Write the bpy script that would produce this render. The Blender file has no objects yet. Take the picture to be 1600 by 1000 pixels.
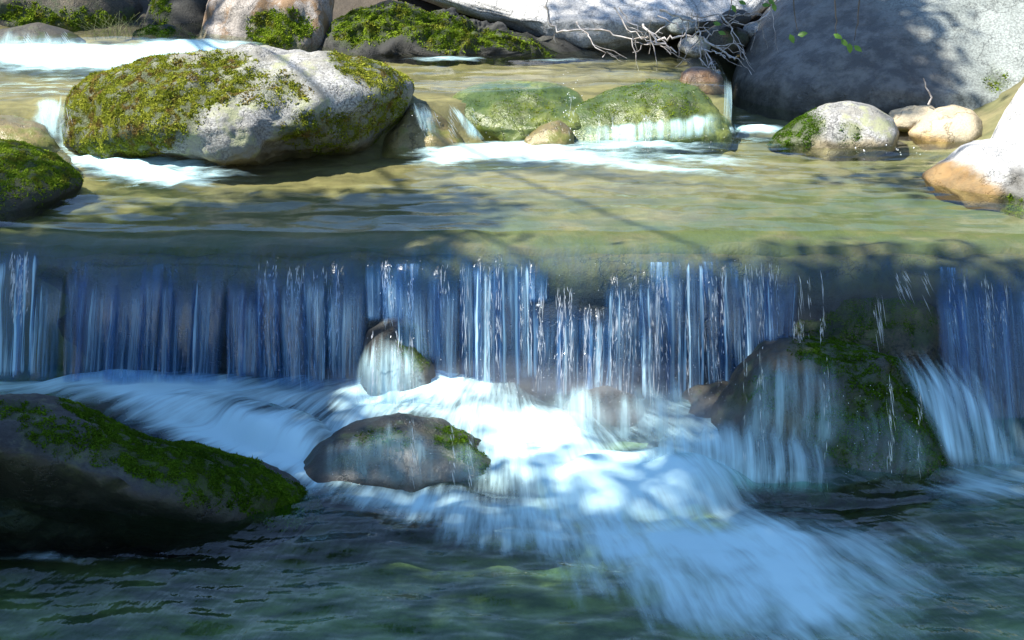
import bpy, bmesh, math, random
import numpy as np
from mathutils import Vector

# ------------------------------------------------------------------ camera, sky, sun, exposure
sc = bpy.context.scene
COL = sc.collection
PITCH, CAM_H, F = math.radians(19.8), 2.23, 2222.0      # F = focal length in pixels of a 1600 px wide picture
cam_d = bpy.data.cameras.new('camera'); cam = bpy.data.objects.new('camera', cam_d); COL.objects.link(cam)
cam.location = (0, 0, CAM_H); cam.rotation_euler = (math.pi / 2 - PITCH, 0, 0)
cam_d.sensor_width = 36; cam_d.lens = 36 * F / 1600; cam_d.clip_start = .05; cam_d.clip_end = 500
sc.camera = cam
SUN = np.array([-.54, -.08, .84]); SUN /= np.linalg.norm(SUN)
world = bpy.data.worlds.new('World'); sc.world = world; world.use_nodes = True
nt = world.node_tree; bgn = nt.nodes['Background']
sky = nt.nodes.new('ShaderNodeTexSky'); sky.sky_type = 'NISHITA'; sky.sun_disc = False; sky.ozone_density = 2.6; sky.dust_density = 0.; sky.air_density = 1.
sky.sun_elevation = math.asin(SUN[2]); sky.sun_rotation = math.atan2(SUN[0], SUN[1])
nt.links.new(sky.outputs[0], bgn.inputs[0]); bgn.inputs[1].default_value = .11
sun_d = bpy.data.lights.new('sun', 'SUN'); sun_d.energy = 5.0; sun_d.angle = math.radians(.5); sun_d.color = (1, .96, .88)
sun = bpy.data.objects.new('sun', sun_d); COL.objects.link(sun)
sun.rotation_euler = Vector(SUN).to_track_quat('Z', 'Y').to_euler(); sun.location = (-6, 4, 12)
vs = sc.view_settings; vs.view_transform = 'Standard'; vs.look = 'None'; vs.gamma = 1; vs.use_curve_mapping = False
vs.exposure = 1.52
sc.render.engine = 'CYCLES'; cy = sc.cycles
cy.use_denoising = True; cy.max_bounces = 10; cy.transparent_max_bounces = 24; cy.sample_clamp_indirect = 6
cy.caustics_reflective = False; cy.caustics_refractive = False

# ------------------------------------------------------------------ helpers: pixels <-> places, noise
CP, SP = math.cos(PITCH), math.sin(PITCH)
def ray(px, py):
    u = (np.asarray(px, float) - 800) / F; v = (np.asarray(py, float) - 500) / F
    return np.stack([u, CP - v * SP, -SP - v * CP], -1)
def at(px, py, z=None, Y=None):
    d = ray(px, py)
    t = (z - CAM_H) / d[..., 2] if z is not None else Y / d[..., 1]
    return np.array([0, 0, CAM_H]) + d * np.asarray(t)[..., None]
def proj(P):
    x, y, z = P[..., 0], P[..., 1], P[..., 2] - CAM_H
    dep = np.maximum(y * CP - z * SP, .05)
    return 800 + F * x / dep, 500 - F * (y * SP + z * CP) / dep
RNG = np.random.default_rng(7)
_perm = RNG.permutation(256); _perm = np.concatenate([_perm, _perm, _perm])
_grad = RNG.normal(size=(256, 3)); _grad /= np.linalg.norm(_grad, axis=1)[:, None]
def perlin(p):
    p = np.asarray(p, float); i = np.floor(p).astype(int); f = p - i; i &= 255
    w = f * f * f * (f * (f * 6 - 15) + 10)
    out = 0
    for a in (0, 1):
        for b in (0, 1):
            for c in (0, 1):
                h = _perm[_perm[_perm[i[..., 0] + a] + i[..., 1] + b] + i[..., 2] + c]
                g = _grad[h]
                d = (g * (f - np.array([a, b, c]))).sum(-1)
                out = out + d * (w[..., 0] if a else 1 - w[..., 0]) * (w[..., 1] if b else 1 - w[..., 1]) * (w[..., 2] if c else 1 - w[..., 2])
    return out
def fbm(p, octv=4, gain=.5):
    s, a = 0, 1
    p = np.asarray(p, float)
    for k in range(octv):
        s = s + a * perlin(p * 2 ** k + 17.3 * k); a *= gain
    return s
def sm(a, b, x):
    t = np.clip((x - a) / (b - a), 0, 1); return t * t * (3 - 2 * t)
def blobs(px, py, bl):
    m = np.zeros(np.shape(px))
    for cx, cyy, rx, ry, rot, s in bl:
        c, n = math.cos(math.radians(rot)), math.sin(math.radians(rot))
        dx, dy = px - cx, py - cyy
        a, b = (dx * c + dy * n) / rx, (-dx * n + dy * c) / ry
        m = np.maximum(m, s * np.clip(1.35 * (1 - (a * a + b * b)), 0, 1))
    return m
def soft_blobs(px, py, bl):
    m = np.zeros(np.shape(px))
    for cx, cyy, rx, ry, rot, s in bl:
        c, n = math.cos(math.radians(rot)), math.sin(math.radians(rot))
        dx, dy = px - cx, py - cyy
        a, b = (dx * c + dy * n) / rx, (-dx * n + dy * c) / ry
        g = s * np.exp(-1.5 * (a * a + b * b)); m = np.maximum(m, g) + .25 * np.minimum(m, g)
    return m
def in_poly(px, py, poly):
    r = np.zeros(np.shape(px), bool); n = len(poly)
    for i in range(n):
        x0, y0 = poly[i]; x1, y1 = poly[(i + 1) % n]
        if y0 == y1: continue
        c = ((y0 > py) != (y1 > py)) & (px < (x1 - x0) * (py - y0) / (y1 - y0) + x0); r ^= c
    return r
def make_mesh(name, V, Fc, mat=None, smooth=True, attrs=None, uv=None):
    me = bpy.data.meshes.new(name); V = np.asarray(V, np.float32); Fc = np.asarray(Fc, np.int32)
    n, k = Fc.shape
    me.vertices.add(len(V)); me.vertices.foreach_set('co', V.ravel())
    me.loops.add(n * k); me.loops.foreach_set('vertex_index', Fc.ravel())
    me.polygons.add(n); me.polygons.foreach_set('loop_start', np.arange(0, n * k, k, dtype=np.int32))
    me.update(calc_edges=True)
    if smooth: me.polygons.foreach_set('use_smooth', np.ones(n, bool))
    for an, av in (attrs or {}).items():
        a = me.attributes.new(an, 'FLOAT', 'POINT'); a.data.foreach_set('value', np.asarray(av, np.float32).ravel())
    if uv is not None:
        l = me.uv_layers.new(name='flow'); l.data.foreach_set('uv', np.asarray(uv, np.float32)[Fc.ravel()].ravel())
    if mat: me.materials.append(mat)
    return me
def link(name, me, parent=None, label=None, cat=None, group=None, kind=None):
    o = bpy.data.objects.new(name, me); COL.objects.link(o)
    if parent is not None: o.parent = parent
    for k, v in (('label', label), ('category', cat), ('group', group), ('kind', kind)):
        if v: o[k] = v
    return o
def grid_faces(nu, nv):
    i = np.arange(nu * nv).reshape(nv, nu)
    return np.stack([i[:-1, :-1], i[:-1, 1:], i[1:, 1:], i[1:, :-1]], -1).reshape(-1, 4)
def axis(fine0, fine1, step, lo, hi):
    a = list(np.arange(fine0, fine1 + 1e-6, step)); s = step; x = fine1
    while x < hi: s *= 1.35; x = min(x + s, hi); a.append(x)
    s = step; x = fine0
    while x > lo: s *= 1.35; x = max(x - s, lo); a.insert(0, x)
    return np.array(a)

# ------------------------------------------------------------------ materials
class NT:
    def __init__(s, name):
        s.m = bpy.data.materials.new(name); s.m.use_nodes = True; s.t = s.m.node_tree; s.t.nodes.clear()
        s.out = s.n('OutputMaterial')
    def n(s, typ, props=None, **inp):
        nd = s.t.nodes.new('ShaderNode' + typ)
        for k, v in (props or {}).items(): setattr(nd, k, v)
        for k, v in inp.items():
            key = int(k[1:]) if k[0] == 'i' and k[1:].isdigit() else k
            sock = nd.inputs[key]
            if isinstance(v, bpy.types.NodeSocket): s.t.links.new(v, sock)
            elif isinstance(v, bpy.types.Node): s.t.links.new(v.outputs[0], sock)
            elif isinstance(v, tuple) and len(v) == 3 and sock.type == 'RGBA': sock.default_value = (*v, 1)
            else: sock.default_value = v
        return nd
    def math(s, op, a, b=0., c=0., clamp=False):
        return s.n('Math', {'operation': op, 'use_clamp': clamp}, i0=a, i1=b, i2=c).outputs[0]
    def attr(s, name): return s.n('Attribute', {'attribute_name': name}).outputs['Fac']
    def noise(s, vec, scale, detail=4, rough=.55): return s.n('TexNoise', None, Vector=vec, Scale=scale, Detail=detail, Roughness=rough).outputs[0]
    def ramp(s, x, a, b): return s.n('MapRange', {'interpolation_type': 'SMOOTHSTEP'}, i0=x, i1=a, i2=b).outputs[0]
    def mapping(s, vec, sc_): return s.n('Mapping', None, Vector=vec, Scale=sc_).outputs[0]
    def mix(s, f, a, b):
        nd = s.n('Mix', {'data_type': 'RGBA'}); nd.inputs[0].default_value = .5
        for k, v in ((0, f), (6, a), (7, b)):
            if isinstance(v, bpy.types.NodeSocket): s.t.links.new(v, nd.inputs[k])
            elif isinstance(v, tuple): nd.inputs[k].default_value = (*v, 1)
            else: nd.inputs[k].default_value = v
        return nd.outputs[2]
    def mixs(s, f, a, b): return s.n('MixShader', None, i0=f, i1=a, i2=b).outputs[0]
    def done(s, sh, disp=None):
        s.t.links.new(sh, s.out.inputs[0]); return s.m

def rock_mat(name, light, dark, speck=.5, stain=None, lichen=None, wet_col=(.03, .028, .022), rough=.75, grain=90, moss_col=(.05, .075, .012)):
    t = NT(name); co = t.n('TexCoord').outputs['Object']
    big = t.ramp(t.noise(co, 2.6, 5, .6), .35, .68)
    c = t.mix(big, dark, light)
    fine = t.noise(co, grain, 3, .7)
    sp = t.ramp(fine, .36, .62)
    c = t.mix(t.math('MULTIPLY', t.math('SUBTRACT', 1., sp), speck), c, tuple(.25 * v for v in dark))
    ck = t.noise(co, 3.1, 6, .62); crack = t.ramp(t.math('ABSOLUTE', t.math('SUBTRACT', ck, .5)), .011, .002)
    c = t.mix(t.math('MULTIPLY', crack, .55), c, tuple(.3 * v for v in dark))
    if stain: c = t.mix(t.ramp(t.noise(t.mapping(co, (3, 3, 1.2)), 2.2, 5, .65), .48, .62), c, stain)
    if lichen: c = t.mix(t.math('MULTIPLY', t.ramp(t.noise(co, 6.5, 6, .7), .5, .62), .8), c, lichen)
    c = t.mix(t.math('MULTIPLY', t.attr('stain'), 1.), c, t.mix(t.noise(co, 14, 4), t.mix(t.ramp(t.noise(co, 8, 6, .75), .4, .6), (.05, .025, .008), (.15, .07, .016)), (.24, .16, .06)))
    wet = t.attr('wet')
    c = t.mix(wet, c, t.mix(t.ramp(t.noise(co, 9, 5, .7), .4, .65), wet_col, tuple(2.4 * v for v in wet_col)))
    ms = t.attr('moss')
    c = t.mix(ms, c, t.mix(t.ramp(t.noise(co, 24, 5, .7), .35, .7), tuple(.3 * v for v in moss_col), moss_col))
    bh0 = t.math('MULTIPLY', crack, -.5)
    bh = t.math('ADD', bh0, t.math('ADD', t.math('MULTIPLY', t.noise(co, 28, 8, .7), .7), t.math('MULTIPLY', fine, .25)))
    bmp = t.n('Bump', None, Strength=.55, Distance=.02, Height=bh)
    rg = t.math('MULTIPLY_ADD', wet, -.25, rough)
    p = t.n('BsdfPrincipled', None, Roughness=rg, Normal=bmp.outputs[0])
    t.t.links.new(c, p.inputs['Base Color'])
    return t.done(p.outputs[0])

def moss_mat(name, c0, c1, c2):
    t = NT(name); co = t.n('TexCoord').outputs['Object']
    ti = t.attr('tint')
    c = t.mix(ti, c0, c1)
    c = t.mix(t.math('MULTIPLY', t.ramp(t.noise(co, 11, 4, .6), .5, .66), .8), c, c2)
    d = t.n('BsdfDiffuse', None, Color=c); tr = t.n('BsdfTranslucent', None, Color=c)
    return t.done(t.mixs(.3, d.outputs[0], tr.outputs[0]))

def foam_shader(t, nrm=None, col=(.64, .92, .97)):
    d = t.n('BsdfDiffuse', None, Color=col); tr = t.n('BsdfTranslucent', None, Color=col)
    if nrm is not None:
        t.t.links.new(nrm, d.inputs['Normal'])
    return t.mixs(.3, d.outputs[0], tr.outputs[0])

def water_mat(name, tint, sU, sV, ripple, foam_gain=1., contrast=.9, bump=.25, milky=0., gloss=.05, rip_sc=(5, 16, 1), film=0., edge_fade=False, fcol=(.64, .92, .97), mirror=1., soft=.95):
    """clear water (see-through + mirror by Fresnel) turning to aerated white water where 'foam' says so"""
    t = NT(name)
    uv = t.n('UVMap', {'uv_map': 'flow'}).outputs[0]; co = t.n('TexCoord').outputs['Object']
    st = t.noise(t.mapping(uv, (sU, sV, 1)), 1., 5, .6)
    st2 = t.noise(t.mapping(uv, (sU * 3.3, sV * 2.2, 1)), 1., 3, .6)
    stk = t.math('MULTIPLY_ADD', st2, .45, t.math('MULTIPLY', st, .55))
    fo = t.attr('foam')
    x = t.math('MULTIPLY_ADD', t.math('SUBTRACT', stk, .5), contrast * 2, t.math('MULTIPLY_ADD', fo, 1.5 * foam_gain, -.35))
    gate = t.ramp(fo, .04, .45)
    fac = t.math('MULTIPLY', t.ramp(x, 0., soft), gate)
    if milky: fac = t.math('MAXIMUM', fac, t.math('MULTIPLY', t.math('MULTIPLY', t.ramp(stk, .25, .66), milky), t.attr('body') if edge_fade else 1.))
    rip = t.noise(t.mapping(co, rip_sc), 1., 3, .5)
    bmp = t.n('Bump', None, Strength=bump, Distance=ripple, Height=t.math('ADD', rip, t.math('MULTIPLY', stk, .3)))
    fr = t.n('LayerWeight', None, Blend=.5, Normal=bmp.outputs[0])
    schlick = t.math('MULTIPLY_ADD', t.math('POWER', fr.outputs['Facing'], 5.), .96 * mirror, .03)
    trn = t.n('BsdfTransparent', None, Color=t.mix(t.attr('body'), (1., 1., 1.), tint) if edge_fade else tint)
    gl = t.n('BsdfGlossy', None, Color=(.95, .97, 1.), Roughness=gloss, Normal=bmp.outputs[0])
    ff = t.math('ADD', schlick, film, clamp=True)
    if edge_fade: ff = t.math('MULTIPLY', ff, t.attr('body'))
    w = t.mixs(ff, trn.outputs[0], gl.outputs[0])
    if edge_fade: fcol = t.mix(t.ramp(fac, .15, .8), (.03, .15, .38), fcol)  # deep blue painted into falling water in place of reflected sky
    return t.done(t.mixs(fac, w, foam_shader(t, col=fcol)))

def plain_mat(name, col, rough=.6, var=None, sc_=20, trans=0.):
    t = NT(name); co = t.n('TexCoord').outputs['Object']
    c = t.mix(t.ramp(t.noise(co, sc_, 4), .35, .65), col, var or tuple(.6 * v for v in col))
    p = t.n('BsdfPrincipled', None, Roughness=rough); t.t.links.new(c, p.inputs['Base Color'])
    sh = p.outputs[0]
    if trans:
        tr = t.n('BsdfTranslucent', None, Color=c); sh = t.mixs(trans, sh, tr.outputs[0])
    return t.done(sh)

M = {}
M['granite'] = rock_mat('granite_pale', (.42, .41, .38), (.21, .205, .19), .75, lichen=(.26, .27, .14), stain=(.20, .19, .16), wet_col=(.13, .105, .06))
M['slab'] = rock_mat('granite_bright', (.58, .57, .54), (.40, .39, .37), .6)
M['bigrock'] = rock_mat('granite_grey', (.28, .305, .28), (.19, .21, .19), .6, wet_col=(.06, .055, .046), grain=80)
M['shaderock'] = rock_mat('shaded_grey_rock', (.05, .055, .058), (.02, .021, .021), .6, lichen=(.09, .10, .05), wet_col=(.003, .003, .003), grain=60)  # darker grey rock, the foreground shade is put into its colours
M['white'] = rock_mat('granite_white', (.48, .475, .45), (.34, .335, .32), .5)
M['tan'] = rock_mat('tan_stone', (.52, .44, .30), (.38, .30, .18), .3, grain=120, wet_col=(.2, .13, .05))
M['brown'] = rock_mat('brown_stone', (.24, .14, .06), (.10, .055, .025), .4, wet_col=(.06, .03, .012), rough=.35)
M['dark'] = rock_mat('dark_wet_rock', (.038, .036, .029), (.015, .015, .013), .5, wet_col=(.012, .012, .012), rough=.85)
M['wetrock'] = rock_mat('wet_olive_rock', (.095, .075, .04), (.026, .024, .016), .7, lichen=(.04, .055, .014), rough=.65)
M['wetgreen'] = rock_mat('wet_green_brown_rock', (.04, .034, .017), (.011, .012, .008), .6, lichen=(.024, .042, .010), rough=.5)
M['stained'] = rock_mat('orange_stained_rock', (.36, .32, .28), (.22, .19, .16), .6, stain=(.17, .10, .045))
M['greenrock'] = rock_mat('algae_covered_rock', (.19, .21, .04), (.06, .09, .014), .25, lichen=(.035, .06, .008), wet_col=(.03, .04, .008), rough=.3, grain=40)
M['gold'] = rock_mat('golden_wet_rock', (.26, .20, .08), (.11, .085, .03), .3, lichen=(.12, .13, .02), rough=.3)
M['ledge'] = rock_mat('algae_ledge', (.12, .10, .035), (.04, .045, .012), .4, lichen=(.05, .06, .012), wet_col=(.012, .014, .016), moss_col=(.07, .09, .014))
M['moss'] = moss_mat('moss_green', (.07, .13, .010), (.26, .34, .03), (.20, .19, .03))
M['moss_dry'] = moss_mat('moss_yellow_brown', (.12, .15, .015), (.36, .37, .05), (.20, .12, .05))
M['moss_dark'] = moss_mat('moss_deep_green', (.025, .06, .006), (.12, .22, .014), (.06, .10, .012))

# bed of the stream: gold sand and pebbles, green algae, forest soil on the banks
t = NT('stream_bed_material'); co = t.n('TexCoord').outputs['Object']
n1 = t.noise(t.mapping(co, (2.2, 4.5, 3)), 1.3, 6, .65); vor = t.n('TexVoronoi', None, Vector=co, Scale=14.)
c = t.mix(t.ramp(n1, .38, .62), (.075, .068, .026), (.20, .17, .075))
c = t.mix(t.math('MULTIPLY', t.ramp(vor.outputs[0], .1, .5), .35), c, (.12, .09, .04))
c = t.mix(t.math('MULTIPLY', t.attr('algae'), t.ramp(t.noise(co, 3.2, 5, .6), .25, .62)), c, (.05, .068, .012))
c = t.mix(t.attr('deep'), c, t.mix(t.ramp(t.noise(t.mapping(co, (3, 6, 3)), 1., 5, .6), .38, .64), (.06, .08, .026), (.24, .24, .08)))
c = t.mix(t.attr('bank'), c, t.mix(t.noise(co, 12, 6, .7), (.018, .014, .009), (.075, .055, .032)))
p = t.n('BsdfPrincipled', None, Roughness=.8, Normal=t.n('Bump', None, Strength=.4, Distance=.03, Height=t.noise(co, 18, 6, .65)).outputs[0])
t.t.links.new(c, p.inputs['Base Color']); M['bed'] = t.done(p.outputs[0])

M['upper'] = water_mat('upper_pool_material', (.90, .93, .82), 3., 9., .05, bump=.15, rip_sc=(1.6, 5, 1), gloss=.10, mirror=.55, soft=1.35, contrast=1.2)
M['film'] = water_mat('falls_film_material', (.80, .88, .88), 20., 2.2, .03, fcol=(.42, .68, .95), bump=.3, rip_sc=(14, 3, 2), gloss=.12, milky=.16, film=0., edge_fade=True)
M['stream'] = water_mat('falling_stream_material', (.55, .72, .92), 34., .9, .01, bump=.4, rip_sc=(40, 40, 3), gloss=.2, contrast=1.7, film=.02, milky=.5, fcol=(.58, .86, 1.), edge_fade=True)
M['lower'] = water_mat('lower_pool_material', (.66, .86, .80), 7., 1.5, .08, bump=.34, rip_sc=(2.4, 5, 1), gloss=.08, contrast=1.35, soft=1.5)
t = NT('spray_material'); g = t.n('BsdfGlossy', None, Color=(1., 1., 1.), Roughness=.25)
M['spray'] = t.done(t.mixs(.25, foam_shader(t, col=(.95, .96, .98)), g.outputs[0]))
t = NT('veil_material'); uv = t.n('UVMap', {'uv_map': 'flow'}).outputs[0]
fx = t.math('MULTIPLY', t.attr('foam'), t.ramp(t.math('MULTIPLY_ADD', t.noise(t.mapping(uv, (30, 3.0, 1)), 1., 5, .6), .6, t.math('MULTIPLY', t.noise(t.mapping(uv, (6, 4, 1)), 1., 4, .6), .4)), .3, .72))
M['veil'] = t.done(t.mixs(fx, t.n('BsdfTransparent').outputs[0], foam_shader(t)))
M['twig'] = plain_mat('bleached_twig', (.52, .48, .45), .7, (.26, .22, .19), 30)
M['bark'] = plain_mat('bark', (.12, .09, .06), .9, (.05, .04, .03), 14)
M['leaf'] = plain_mat('leaf', (.10, .22, .025), .5, (.16, .30, .04), 9, .45)
M['grass'] = plain_mat('dry_grass', (.30, .32, .14), .6, (.18, .22, .08), 9, .3)

# ------------------------------------------------------------------ levels of the place
ZU, ZT, LIP_Z = .56, .78, .50
def y_lip(x): return 5.49 + .03 * np.sin(x * 1.7 + .6) + .22 * sm(-1.55, -2.3, x) - .09 * sm(1.0, 2.2, x) + .014 * np.sin(x * 9.) + .02 * np.sin(x * 4.1 + 1)
def y_casc(x):                                   # where the small upper cascade steps down
    return 7.62 + .12 * np.sin(x * 2.1) - .35 * sm(-1.8, -2.5, x) + 1.6 * sm(1.2, 1.32, x)
def level(x, y):
    casc = sm(-.14, .16, y - y_casc(x))
    up = sm(8.55, 9.1, y - .25 * (x + 1.6)) * sm(-1.0, -1.9, x) * .12
    return ZU + (ZT - ZU) * casc + up

# ------------------------------------------------------------------ ground: stream bed and banks
xs = axis(-2.9, 2.9, .025, -45, 45); ys = axis(3.2, 10.0, .025, -12, 60)
X, Y = np.meshgrid(xs, ys); P0 = np.stack([X, Y, 0 * X], -1)
up = sm(5.58, 5.72, Y)
nz = fbm(P0 * 1.7, 4)
bed = (-.34 + .07 * nz) * (1 - up) + (level(X, Y) - .065 + .03 * nz) * up
bed = bed + .018 * fbm(P0 * 9., 3)
bankw = np.maximum(sm(2.5, 4.2, np.abs(X + .05 * Y)), sm(9.4, 11.5, Y))
far = np.maximum(np.abs(X) - 4, 0) * .35 + np.maximum(Y - 10.5, 0) * .22
bed = bed + bankw * (.75 + .5 * (1 - up)) + np.minimum(far, 14) + bankw * .25 * fbm(P0 * .6, 4)
algae = np.clip(sm(7.2, 5.8, Y) * .95 + sm(.2, 1.6, X) * .5, 0, 1) * up
me = make_mesh('ground', np.stack([X, Y, bed], -1).reshape(-1, 3), grid_faces(len(xs), len(ys)), M['bed'],
               attrs={'algae': algae, 'deep': 1 - up, 'bank': np.maximum(sm(.25, .7, bankw), sm(9.1, 9.4, Y))})
link('ground', me, kind='structure')

# ------------------------------------------------------------------ water: upper pool, film over the lip, lower pool
xs = np.arange(-3.3, 3.301, .018)
yy = list(np.arange(10.2, 8.0, -.05)) + list(np.arange(8.0, 5.86, -.018)); npool = len(yy)
sarr = np.linspace(0, 1, 22)[1:]; tf = np.linspace(0, 1, 46)[1:]
rows = []
yl = y_lip(xs)
for y in yy:
    Yr = np.full_like(xs, y); rows.append(np.stack([xs, Yr, level(xs, Yr)], -1))
Y0 = yy[-1]
for s in sarr:
    Yr = Y0 + (yl - Y0) * s; bw = .21 + .11 * fbm(np.stack([xs * 1.6 + 4, 0 * xs, 0 * xs], -1), 3); q = np.clip((yl + bw - Yr) / bw, 0, 1)
    rows.append(np.stack([xs, Yr, level(xs, Yr) - (ZU - LIP_Z) * q ** 2.2], -1))
for tt in tf:
    a = .135 * tt
    rows.append(np.stack([xs, yl - a, LIP_Z + .014 * fbm(np.stack([xs * 2.3, 0 * xs, 0 * xs], -1), 3) * sm(0, .2, tt) - .6 * a - 29. * a * a], -1))
G = np.array(rows); nr = len(rows)
falling = np.zeros((nr, 1)); falling[npool + len(sarr) - 4:] = 1
wave = .020 * fbm(np.stack([G[..., 0] * 1.0, G[..., 1] * 2.6, 0 * G[..., 0]], -1), 3) + .008 * fbm(np.stack([G[..., 0] * 3.5, G[..., 1] * 9, 0 * G[..., 0] + 3], -1), 2)
G[..., 2] += wave * (1 - falling) * sm(5.5, 6.1, G[..., 1])
G[..., 2] += (1 - falling) * sm(6.7, 6.0, G[..., 1]) * (.011 * fbm(np.stack([G[..., 0] * 3.2, G[..., 1] * 1.3, 0 * G[..., 0] + 9], -1), 3))
px, py = proj(G)
UPF = [(200, 265, 130, 26, 12, 1.0), (250, 250, 170, 30, 10, .7), (860, 246, 210, 18, 3, .8), (1100, 250, 150, 13, 3, .55), (130, 235, 45, 22, 40, 1.2), (270, 280, 90, 16, 8, .7), (100, 90, 230, 24, 2, 1.5), (300, 75, 120, 14, 0, 1.3), (75, 180, 28, 50, 10, .75),
       (780, 237, 150, 17, -2, 1.1), (1000, 228, 150, 14, 0, .8), (700, 250, 80, 14, -8, .8), (990, 262, 130, 9, 4, .62), (1080, 270, 160, 10, 3, .45), (1180, 203, 60, 9, 0, 1.0), (700, 93, 90, 6, 0, .6), (900, 95, 140, 4, 0, .45), (730, 296, 40, 5, 0, .5)]
foam = soft_blobs(px, py, UPF)
hump = np.clip(foam, 0, 1) * .03; G[..., 2] += hump * (.6 + fbm(G * 7, 2)) * (1 - falling)
arc = np.concatenate([[0], np.cumsum(np.linalg.norm(np.diff(G[:, len(xs) // 2], axis=0), axis=1))])
uv = np.stack([G[..., 0], np.repeat(arc[:, None], len(xs), 1)], -1)
fall_foam = np.zeros_like(foam)
k0 = npool + len(sarr)
fall_foam[k0 - 3:k0] = np.array([.06, .14, .24])[:, None] * (1 + .9 * fbm(np.stack([G[k0 - 3:k0, :, 0] * 6, 0 * px[k0 - 3:k0], 0 * px[k0 - 3:k0]], -1), 2))
fall_foam[k0:] = (.34 - .12 * sm(5, 30, np.arange(nr - k0)))[:, None] * (1 + 1.2 * fbm(np.stack([G[k0:, :, 0] * 6, 0 * px[k0:], 0 * px[k0:]], -1), 2))
bodyA = np.ones((nr, len(xs))); bodyA[k0:] = sm(.75, .05, tf)[:, None]; bodyA *= 1 + 0 * px
c0 = npool + 6; bodyA[c0:k0] = (np.linspace(0, 1, k0 - c0) ** 1.6)[:, None]
bare = sm(1225, 1245, px) * sm(1470, 1445, px); fall_foam *= 1 - .8 * bare
notch = sm(850, 870, px) * sm(960, 945, px); fall_foam *= 1 - .6 * notch
def part_grid(name, r0, r1, mat, fo):
    sub = slice(r0, r1); g = G[sub]
    me = make_mesh(name, g.reshape(-1, 3), grid_faces(len(xs), g.shape[0])[:, ::-1], mat, attrs={'foam': fo[sub], 'body': bodyA[sub]}, uv=uv[sub].reshape(-1, 2))
    return me
dU, dV = np.gradient(G, axis=1), np.gradient(G, axis=0); N = np.cross(dV, dU); N /= np.linalg.norm(N, axis=-1)[..., None]
N *= np.sign(N[..., 2:3] + 1e-9) if False else 1
cut = npool + 6
for nm, r0, r1, mt, fo in (('upper_pool_water', 0, cut + 1, 'upper', foam), ('waterfall', cut, nr, 'film', fall_foam)):
    me = part_grid(nm, r0, r1, M[mt], fo)
    me.normals_split_custom_set_from_vertices([tuple(v) for v in (N[r0:r1] * (1 if N[5, 50, 2] > 0 else -1)).reshape(-1, 3)])
    o = link(nm, me, kind='structure')
    if nm == 'waterfall': FALLS = o

def lower_foam(px, py):
    return soft_blobs(px, py, [(300, 612, 420, 40, 3, 1.05), (330, 655, 260, 45, 14, .95), (450, 700, 120, 50, 25, .85), (80, 600, 200, 26, 0, .9), (640, 625, 190, 60, 0, 1.15), (560, 700, 110, 60, 25, .8), (820, 690, 180, 80, 10, 1.1), (1010, 752, 190, 55, 2, 1.25),
                          (640, 770, 180, 26, 3, .85), (420, 690, 150, 45, 22, .7), (800, 800, 280, 60, 4, .70), (1000, 830, 300, 70, 8, .75), (1100, 850, 340, 110, 10, .74), (1190, 920, 300, 120, 14, .66), (1300, 970, 220, 80, 8, .55), (1250, 870, 230, 70, 8, .66), (1000, 900, 240, 70, 15, .52), (1350, 900, 160, 90, 20, .5), (1230, 820, 160, 40, 5, .55),
                          (1560, 735, 120, 45, 0, 1.0), (1420, 830, 160, 40, 10, .45), (1480, 750, 90, 18, 0, .5), (1100, 660, 190, 70, 0, .8), (90, 860, 90, 14, 0, .42), (270, 880, 160, 16, 6, .30), (1530, 880, 120, 60, 10, .30), (1000, 960, 90, 40, -20, .34), (720, 970, 30, 6, 0, .5)])
xs2 = axis(-2.5, 2.5, .016, -3.6, 3.6); ys2 = axis(3.2, 5.62, .016, -8, 5.64)
X, Y = np.meshgrid(xs2, ys2); Z = 0 * X
px, py = proj(np.stack([X, Y, Z + .03], -1)); fo = lower_foam(px, py); fo = fo * (1 + .55 * fbm(np.stack([X * 2.6, Y * 3.6, 0 * X], -1), 4))
cx, cyv = -.05, 5.75
th = np.arctan2(X - cx, cyv - Y + .25); rr = np.hypot(X - cx, cyv - Y)
uv2 = np.stack([th * 2.2, rr], -1)
fl = np.stack([th * 3.0, rr * 1.4, 0 * X], -1)
Z = .05 * blobs(px, py, [(300, 610, 400, 40, 0, 1.), (660, 640, 200, 70, 0, 1.9), (430, 660, 120, 35, 20, 1.4), (1010, 745, 170, 50, 0, 1.6), (820, 690, 160, 70, 0, 1.3)])
nearc = sm(2.5, 3.6, Y)
Z = Z + (.022 + .03 * np.clip(fo, 0, 1)) * fbm(fl * 1.6, 3) + .014 * fbm(np.stack([X * 3.2, Y * 7, 0 * X], -1), 3) * nearc + .003 * fbm(np.stack([X * 8, Y * 16, 0 * X], -1), 2) * nearc
me = make_mesh('lower_pool_water', np.stack([X, Y, Z], -1).reshape(-1, 3), grid_faces(len(xs2), len(ys2)), M['lower'], attrs={'foam': fo}, uv=uv2.reshape(-1, 2))
link('lower_pool_water', me, kind='structure')

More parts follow.
